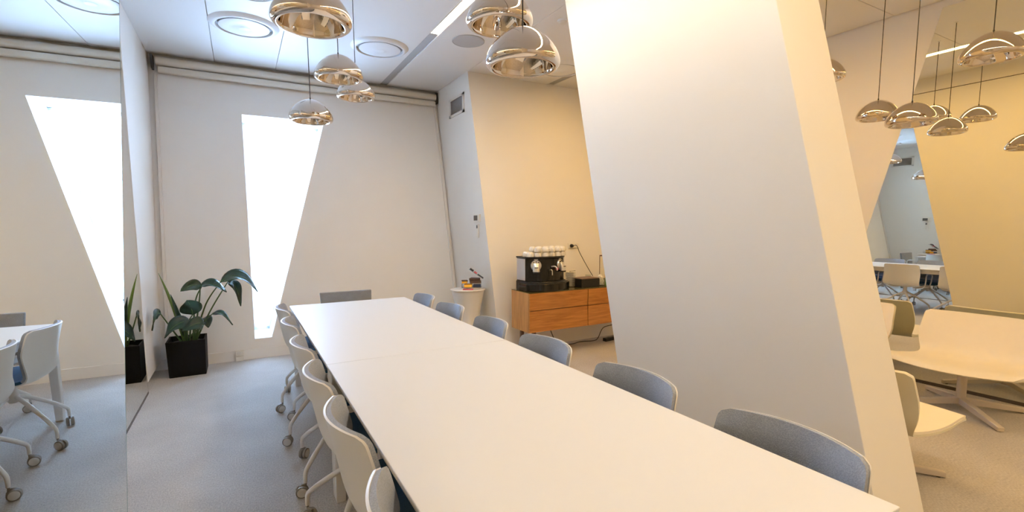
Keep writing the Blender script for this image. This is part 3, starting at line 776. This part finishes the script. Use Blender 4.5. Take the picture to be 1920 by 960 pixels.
MB().box(-hx + 0.021, hx - 0.021, -hy + 0.02, -hy + 0.03, BZ0 + 0.021, BZ1 - 0.021).build('recess', 'dark_wood', sb)
MB().box(-hx, hx, -hy, hy, BZ1 + 0.0005, BZ1 + 0.0075).build('glass_top', 'green_glass', sb)
zm = 0.525
for c in range(2):
    xa, xb = -hx + 0.003 + c * hx, -hx + 0.003 + c * hx + hx - 0.006
    for (za, zb, lo) in ((BZ0 + 0.002, zm - 0.004, True), (zm + 0.004, BZ1 - 0.004, False)):
        d = MB()
        # front panel with its handle edge bevelled back
        e = 0.010
        if lo: d.hexa([(xa, -hy, za), (xb, -hy, za), (xb, -hy + 0.016, za), (xa, -hy + 0.016, za), (xa, -hy + e * 0.2, zb), (xb, -hy + e, zb), (xb, -hy + 0.016, zb), (xa, -hy + 0.016, zb)])
        else: d.hexa([(xa, -hy + e * 0.2, za), (xb, -hy + e, za), (xb, -hy + 0.016, za), (xa, -hy + 0.016, za), (xa, -hy, zb), (xb, -hy, zb), (xb, -hy + 0.016, zb), (xa, -hy + 0.016, zb)])
        d.build('drawer', 'wood', sb, bevel=0.002)
for sx in (-1, 1):
    for sy in (-1, 1):
        p = []
        for (w, z, ofs) in ((0.013, 0.0, 0.02), (0.02, BZ0 - 0.0005, 0.0)):
            cx, cy = sx * (hx - 0.10 + ofs), sy * (hy - 0.07)
            p += [(cx - w, cy - w, z), (cx + w, cy - w, z), (cx + w, cy + w, z), (cx - w, cy + w, z)]
        MB().hexa(p).build('leg', 'dark_wood', sb, bevel=0.003)
CZ = BZ1 + 0.0075

# ------------------------------------------------------------------ coffee machine
cm = thing('coffee_machine', 'black two head coffee machine with silver side panel on the sideboard', 'coffee machine', (2.98, 4.545, CZ), 0.0)
def arc_poly(w, yb_, yf, bow, n=20):
    """plan outline: flat back at yb_, front bowed"""
    pts = [(w, yb_), (-w, yb_)]
    for i in range(n + 1):
        u = -1 + 2 * i / n
        pts.append((w * u, yf - bow * (1 - abs(u) ** 2.2)))
    return pts
MB().prism(arc_poly(0.268, 0.18, -0.04, 0.125), 0.0, 0.105, 'z').build('base', 'black_plastic', cm, bevel=0.010, seg=3)
MB().prism(arc_poly(0.290, 0.08, -0.085, 0.115), 0.0, 0.085, 'z').build('drip_tray', 'black_gloss', cm, bevel=0.008, seg=3)
MB().prism(arc_poly(0.275, 0.075, -0.080, 0.110), 0.0851, 0.092, 'z').build('drip_grid', 'dark_metal', cm)
MB().prism(arc_poly(0.260, 0.175, -0.02, 0.105), 0.105, 0.360, 'z').build('body', 'black_gloss', cm, bevel=0.006, seg=2)
MB().prism(arc_poly(0.266, 0.18, -0.024, 0.112), 0.3605, 0.380, 'z').build('cup_warmer', 'black_plastic', cm, bevel=0.005, seg=2)
for s in (-1, 1):
    MB().box(min(s * 0.2605, s * 0.266), max(s * 0.2605, s * 0.266), -0.018, 0.16, 0.115, 0.355).build('side_panel', 'silver', cm, bevel=0.002)
def face_y(x): return -0.02 - 0.105 * (1 - abs(x / 0.26) ** 2.2)
def wrap(name, mt, xa, xb, za, zb, th=0.006, n=8):
    f = MB(); vs = []; fs = []
    for i in range(n + 1):
        x = xa + (xb - xa) * i / n; y = face_y(x)
        vs += [(x, y - th, za), (x, y + 0.004, za), (x, y + 0.004, zb), (x, y - th, zb)]
    for i in range(n):
        for k in range(4):
            fs.append((i * 4 + k, i * 4 + (k + 1) % 4, (i + 1) * 4 + (k + 1) % 4, (i + 1) * 4 + k))
    fs += [(0, 1, 2, 3), tuple(n * 4 + k for k in (3, 2, 1, 0))]
    return f.add(vs, fs).build(name, mt, cm)
wrap('front_strip', 'silver', 0.225, 0.2605, 0.115, 0.355)
for hxp in (-0.165, 0.150):
    y = face_y(hxp); ang = math.atan2(0.105 * 2.2 * abs(hxp / 0.26) ** 1.2 / 0.26 * (1 if hxp > 0 else -1), 1.0)
    T = Matrix.Translation((hxp, y - 0.002, 0.275)) @ Matrix.Rotation(ang, 4, 'Z')
    hd = MB().lathe([(0, 0.004), (0.062, 0.004), (0.062, -0.004), (0.056, -0.014), (0.03, -0.020), (0, -0.021)], 32, (0, 0, 0.008), 'y').xf(T).build('brew_head', 'chrome', cm, smooth=True)
    n = MB(); vs = []; fs = []
    secs = [(0.030, 0.036, -0.016, -0.030), (0.033, 0.018, -0.016, -0.048), (0.036, -0.008, -0.014, -0.060), (0.039, -0.034, -0.012, -0.066), (0.041, -0.056, -0.010, -0.068)]
    for (w, z, yb_, yf) in secs:
        ring = []
        for k in range(16):
            a = 2 * pi * k / 16
            ring.append((w * cos(a), (yb_ + yf) / 2 + (yb_ - yf) / 2 * sin(a) - 0.0, z))
        vs += ring
    for j in range(len(secs) - 1):
        for k in range(16):
            fs.append((j * 16 + k, j * 16 + (k + 1) % 16, (j + 1) * 16 + (k + 1) % 16, (j + 1) * 16 + k))
    fs += [tuple(range(16)), tuple(4 * 16 + k for k in range(15, -1, -1))]
    n.add(vs, fs).xf(T).build('nozzle', 'chrome', hd, smooth=True)
    MB().lathe([(0, -0.0585), (0.036, -0.0585), (0.033, -0.072), (0, -0.072)], 20, (0, -0.039, 0)).xf(T).build('spout', 'black_plastic', hd, smooth=True)
    MB().box(-0.02, 0.02, -0.0655, -0.058, -0.014, -0.006).xf(T).build('slot_mark', 'ink', hd)
    for k, xx in enumerate((-0.028, 0, 0.028)):
        MB().cyl(0.0065, -0.0245, -0.014, 12, (xx, 0, 0.044 + (0.008 if k == 1 else 0)), 'y').xf(T).build('button', 'ink', hd, smooth=True)
    MB().box(-0.022, 0.022, -0.003, 0.003, 0.072, 0.079).xf(T).build('badge', 'silver', hd)
st = MB().tube(smooth_path([(0.012, face_y(0.0) - 0.004, 0.268), (0.03, face_y(0.02) - 0.04, 0.272), (0.045, face_y(0.04) - 0.055, 0.255), (0.052, face_y(0.04) - 0.058, 0.225)], 6), 0.009, 12).build('steam_arm', 'chrome', cm, smooth=True)
MB().cyl(0.012, -0.012, 0.012, 14, (0.07, face_y(0.06) - 0.03, 0.240), 'x').build('steam_knob', 'red', st, smooth=True)
MB().tube(smooth_path([(-0.015, face_y(0) - 0.003, 0.235), (-0.01, face_y(0) - 0.03, 0.235), (-0.002, face_y(0) - 0.038, 0.22), (0.0, face_y(0) - 0.038, 0.175)], 6), 0.006, 10).build('water_spout', 'chrome', cm, smooth=True)

# cups standing upside down on the machine, each a thing
cup_prof = [(0.0, 0.054), (0.020, 0.054), (0.022, 0.052), (0.027, 0.050), (0.035, 0.040), (0.0395, 0.024), (0.041, 0.004), (0.0405, 0.0), (0.0385, 0.0), (0.037, 0.022), (0.032, 0.041), (0.0, 0.048)]
cup_data = {}
cz = CZ + 0.3803
k = 0
cup_spots = []
for layer in range(2):
    for r in range(2):
        for c in range(6):
            if layer and c == 0: continue
            cup_spots.append((2.765 + c * 0.0865, 4.50 + r * 0.088 - 0.040 * (1 - ((c - 2.5) / 2.5) ** 2) * (1 - r), cz + 0.0545 * layer))
for i, (x, y, z) in enumerate(cup_spots):
    up = z > cz + 0.01
    t = thing('coffee_cup', 'white coffee cup upturned %s on the coffee machine' % ('in the upper layer' if up else 'in the lower layer'), 'cup', (x, y, z), random.uniform(-0.9, 0.4) - 1.2, 'cups on the coffee machine %s' % ('upper layer' if up else 'lower layer'))
    if not cup_data:
        a = MB().lathe(cup_prof, 28).build('bowl', 'porcelain', t, smooth=True)
        b = MB().tube(smooth_path([(0.0385, 0, 0.012), (0.050, 0, 0.012), (0.056, 0, 0.022), (0.050, 0, 0.033), (0.036, 0, 0.035)], 4), 0.003, 8).build('handle', 'porcelain', t, smooth=True)
        cup_data.update(bowl=a.data, handle=b.data)
    else:
        for nm in ('bowl', 'handle'):
            c = bpy.data.objects.new(nm, cup_data[nm]); COL.objects.link(c); c.parent = t
    t.scale = (1, 1, 1)

# saucers
sauc = None
for i in range(14):
    if sauc is None:
        s_ = MB().lathe([(0, 0.0), (0.035, 0.0), (0.040, 0.002), (0.062, 0.009), (0.066, 0.0115), (0.064, 0.0125), (0.040, 0.006), (0.0, 0.004)], 36).build('saucer', 'porcelain', None, smooth=True); sauc = s_
    else:
        s_ = sauc.copy(); COL.objects.link(s_)
    s_.location = (3.385 + random.uniform(-0.002, 0.002), 4.60 + random.uniform(-0.002, 0.002), CZ + 0.0004 + i * 0.0125)
    tag(s_, 'white saucer in the stack beside the coffee machine', 'saucer', 'stack of saucers')
sp = MB().tube([(0, 0, 0), (0.03, 0, 0.003), (0.085, 0, 0.004)], [0.004, 0.0025, 0.003], 8).build('teaspoon', 'dark_metal', None, smooth=True)
sp.location = (3.345, 4.56, CZ + 0.183); tag(sp, 'dark teaspoon lying on the stack of saucers', 'spoon')

# black tea box, jar, sign, carton
tb = thing('tea_box', 'black box with brown lid beside the saucers', 'box', (3.545, 4.515, CZ), 0.0)
MB().box(-0.135, 0.135, -0.10, 0.10, 0, 0.098).build('body', 'black_plastic', tb, bevel=0.004)
MB().box(-0.132, 0.132, -0.097, 0.097, 0.0982, 0.106).build('lid', 'brown_lid', tb, bevel=0.002)
sg = thing('acrylic_sign', 'upright acrylic sign holder leaning by the wall behind the sideboard', 'sign', (4.03, 4.70, CZ), 0.0)
MB().box(-0.115, 0.115, -0.003, 0.003, 0.0, 0.335).build('sheet', 'paper', sg)
MB().box(-0.117, 0.117, -0.006, 0.006, 0.3352, 0.350).build('top_bar', 'brown_lid', sg)
MB().box(-0.1185, -0.1152, -0.004, 0.004, 0.0, 0.335).build('edge_strip', 'dark_wood', sg)
MB().box(-0.117, 0.117, -0.04, 0.04, 0.0, 0.004).build('foot', 'clear', sg)
cu = bpy.data.curves.new('mark', 'FONT'); cu.body = '2'; cu.size = 0.062; cu.align_x = 'CENTER'; cu.extrude = 0.0006; cu.offset = 0.0015
tmp = bpy.data.objects.new('mark_curve', cu); COL.objects.link(tmp); bpy.context.view_layer.update()
me_ = bpy.data.meshes.new_from_object(tmp.evaluated_get(bpy.context.evaluated_depsgraph_get())); bpy.data.objects.remove(tmp)
tx = bpy.data.objects.new('mark', me_); COL.objects.link(tx); tx.parent = sg; me_.materials.clear(); me_.materials.append(M['ink'])
tx.location = (-0.03, -0.0040, 0.155); tx.rotation_euler = (pi / 2, 0, 0)
jr = thing('glass_jar', 'glass jar filled with wrapped sugar sachets', 'jar', (3.755, 4.49, CZ), 0.0)
MB().lathe([(0, 0), (0.046, 0), (0.052, 0.004), (0.055, 0.03), (0.055, 0.085), (0.053, 0.088), (0.051, 0.085), (0.051, 0.03), (0.048, 0.008), (0, 0.006)], 32).build('vessel', 'jar_glass', jr, smooth=True)
mb = MB(); rnd = random.Random(3)
for i in range(26):
    w, d, h = rnd.uniform(0.012, 0.020), rnd.uniform(0.006, 0.01), rnd.uniform(0.012, 0.02)
    a, rr = rnd.uniform(0, 2 * pi), rnd.uniform(0, 0.026)
    b = MB().box(-w, w, -d, d, -h, h).xf(Matrix.Translation((rr * cos(a), rr * sin(a), 0.028 + 0.088 * i / 26)) @ Matrix.Rotation(rnd.uniform(0, 3), 4, (rnd.random(), rnd.random(), rnd.random() + .1)))
    mb.add(b.v, b.f)
sf = mb.build('sachets', 'paper', jr); sf['kind'] = 'stuff'
ct = thing('tea_carton', 'green carton with yellow lid next to the glass jar', 'carton', (3.90, 4.50, CZ), 0.2)
MB().box(-0.04, 0.04, -0.04, 0.04, 0, 0.085).build('body', 'green_card', ct, bevel=0.003)
MB().box(-0.042, 0.042, -0.042, 0.042, 0.0852, 0.125).build('lid', 'yellow', ct, bevel=0.003)
gl = thing('drinking_glass', 'small clear glass behind the black box', 'glass', (3.70, 4.66, CZ), 0)
MB().lathe([(0, 0), (0.028, 0), (0.033, 0.12), (0.0315, 0.12), (0.027, 0.006), (0, 0.006)], 28).build('bowl', 'jar_glass', gl, smooth=True)

# cables and power strip under the sideboard
cb = MB().tube(smooth_path([(3.16, 4.72, 0.285), (3.20, 4.715, 0.16), (3.26, 4.70, 0.03), (3.30, 4.70, 0.006), (3.46, 4.66, 0.006), (3.62, 4.70, 0.006), (3.80, 4.66, 0.006), (3.90, 4.70, 0.02), (4.00, 4.745, 0.11), (4.08, 4.76, 0.14), (4.25, 4.76, 0.15)], 6), 0.005, 8).build('power_cable', 'cord', None, smooth=True)
tag(cb, 'black power cable trailing on the carpet under the sideboard', 'cable')
ps = thing('power_strip', 'black power strip lying under the sideboard', 'power strip', (4.06, 4.60, 0), 0.15)
MB().box(-0.16, 0.16, -0.028, 0.028, 0, 0.042).build('housing', 'black_plastic', ps, bevel=0.005)
for i in range(3): MB().lathe([(0.020, 0.042), (0.022, 0.044), (0.018, 0.0425), (0, 0.0425)], 16, (-0.09 + i * 0.09, 0, 0)).build('socket_ring', 'dark_metal', ps, smooth=True)

# ------------------------------------------------------------------ lounge chairs
def lounge_surface(off, inset, Wd=0.395):
    prof = [(0.395, 0.352), (0.385, 0.366), (0.34, 0.374), (0.24, 0.368), (0.10, 0.352), (-0.04, 0.340), (-0.13, 0.345), (-0.185, 0.368), (-0.22, 0.41), (-0.25, 0.48), (-0.285, 0.58), (-0.315, 0.66), (-0.335, 0.715)]
    P = smooth_path([(x, 0, z) for x, z in prof], 3)
    L = [0.0]
    for i in range(1, len(P)): L.append(L[-1] + (P[i] - P[i - 1]).length)
    tot = L[-1]; lo, hi = inset, tot - inset
    nV, nU = 32, 18; rows = []
    def at(s):
        for i in range(1, len(L)):
            if s <= L[i] + 1e-9:
                k = (s - L[i - 1]) / (L[i] - L[i - 1]); return P[i - 1].lerp(P[i], k), (P[i] - P[i - 1]).normalized()
        return P[-1], (P[-1] - P[-2]).normalized()
    for j in range(nV + 1):
        tt = j / nV
        s = lo + (hi - lo) * (0.5 - 0.5 * cos(pi * tt)) * 0.5 + (hi - lo) * tt * 0.5
        p, T = at(s); g = s / tot
        back = max(0.0, min(1.0, (p.z - 0.36) / 0.2)) if p.x < -0.1 else 0.0
        # seat flares out toward its front, pinched where seat and back meet
        hw = Wd - 0.055 * math.exp(-((g - 0.56) / 0.13) ** 2) + (0.02 if g < 0.4 else 0.0) * (1 - g / 0.4) - inset - 0.03 * max(0, g - 0.6) / 0.4
        for (e, r) in ((hi - s, 0.030), (s - lo, 0.05)):
            if e < r: hw = hw - r + sqrt(max(0, r * r - (r - e) ** 2))
        N = Vector((T.z, 0, -T.x))
        row = []
        for i in range(nU + 1):
            u = -1 + 2 * i / nU; y = hw * u; w = (abs(y) / Wd) ** 2
            q = Vector((p.x, y, p.z)) + N * off
            q.x += 0.05 * w * back - (0.10 * w * max(0, 1 - g / 0.30))
            q.z += 0.012 * w * (1 - back)
            row.append(q)
        rows.append(row)
    return rows
def lsolid(a, b, inset):
    A = lounge_surface(a, inset); B = lounge_surface(b, inset)
    nv, nu = len(A), len(A[0]); n = nv * nu; fs = []
    for j in range(nv - 1):
        for i in range(nu - 1):
            k = j * nu + i
            fs.append((k, k + 1, k + nu + 1, k + nu)); fs.append((n + k, n + k + nu, n + k + nu + 1, n + k + 1))
    rim = [i for i in range(nu)] + [j * nu + nu - 1 for j in range(1, nv)] + [(nv - 1) * nu + i for i in range(nu - 2, -1, -1)] + [j * nu for j in range(nv - 2, 0, -1)]
    for k in range(len(rim)):
        p, q = rim[k], rim[(k + 1) % len(rim)]; fs.append((q, p, n + p, n + q))
    return MB().add([p for r in A for p in r] + [p for r in B for p in r], fs)
lsh, lpad = lsolid(-0.006, 0.006, 0.0), lsolid(0.0065, 0.020, 0.004)
def lounge_chair(x, y, rz, ang, label, sc=1.0):
    r = thing('lounge_chair', label, 'lounge chair', (x, y, 0), rz, 'cream lounge chairs')
    lsh.build('shell', 'leather_back', r, smooth=True, angle=50); lpad.build('cushion', 'leather', r, smooth=True, angle=50)
    MB().lathe([(0, 0.03), (0.03, 0.03), (0.032, 0.05), (0.030, 0.26), (0.045, 0.275), (0.10, 0.325), (0.10, 0.331), (0, 0.331)], 28).build('pedestal', 'taupe_metal', r, smooth=True)
    for k in range(4):
        a = ang + k * pi / 2; d = Vector((cos(a), sin(a), 0)); nrm = Vector((-sin(a), cos(a), 0))
        R = 0.46; p = []
        w0, w1 = 0.024, 0.019
        za0, za1, zb0, zb1 = 0.045, 0.095, 0.004, 0.034
        A0, A1 = d * 0.0, d * R
        p = [A0 - nrm * w0 + Vector((0, 0, za0)), A1 - nrm * w1 + Vector((0, 0, zb0)), A1 + nrm * w1 + Vector((0, 0, zb0)), A0 + nrm * w0 + Vector((0, 0, za0)),
             A0 - nrm * w0 + Vector((0, 0, za1)), A1 - nrm * w1 + Vector((0, 0, zb1)), A1 + nrm * w1 + Vector((0, 0, zb1)), A0 + nrm * w0 + Vector((0, 0, za1))]
        lg = MB().hexa(p).build('foot_arm', 'taupe_metal', r, bevel=0.004)
        MB().cyl(0.012, 0.0, 0.006, 12, tuple(d * (R - 0.03))).build('glide', 'dark_metal', lg)
    return r
lounge_chair(4.86, 1.455, pi, pi / 4, 'wide cream lounge chair with its back to the lounge mirror')
lounge_chair(4.90, 2.42, pi, pi / 4 + 0.1, 'cream lounge chair half hidden behind the leaning column')
lounge_chair(3.12, 1.395, 0.0, pi / 4, 'cream lounge chair facing the lounge mirror next to the column')
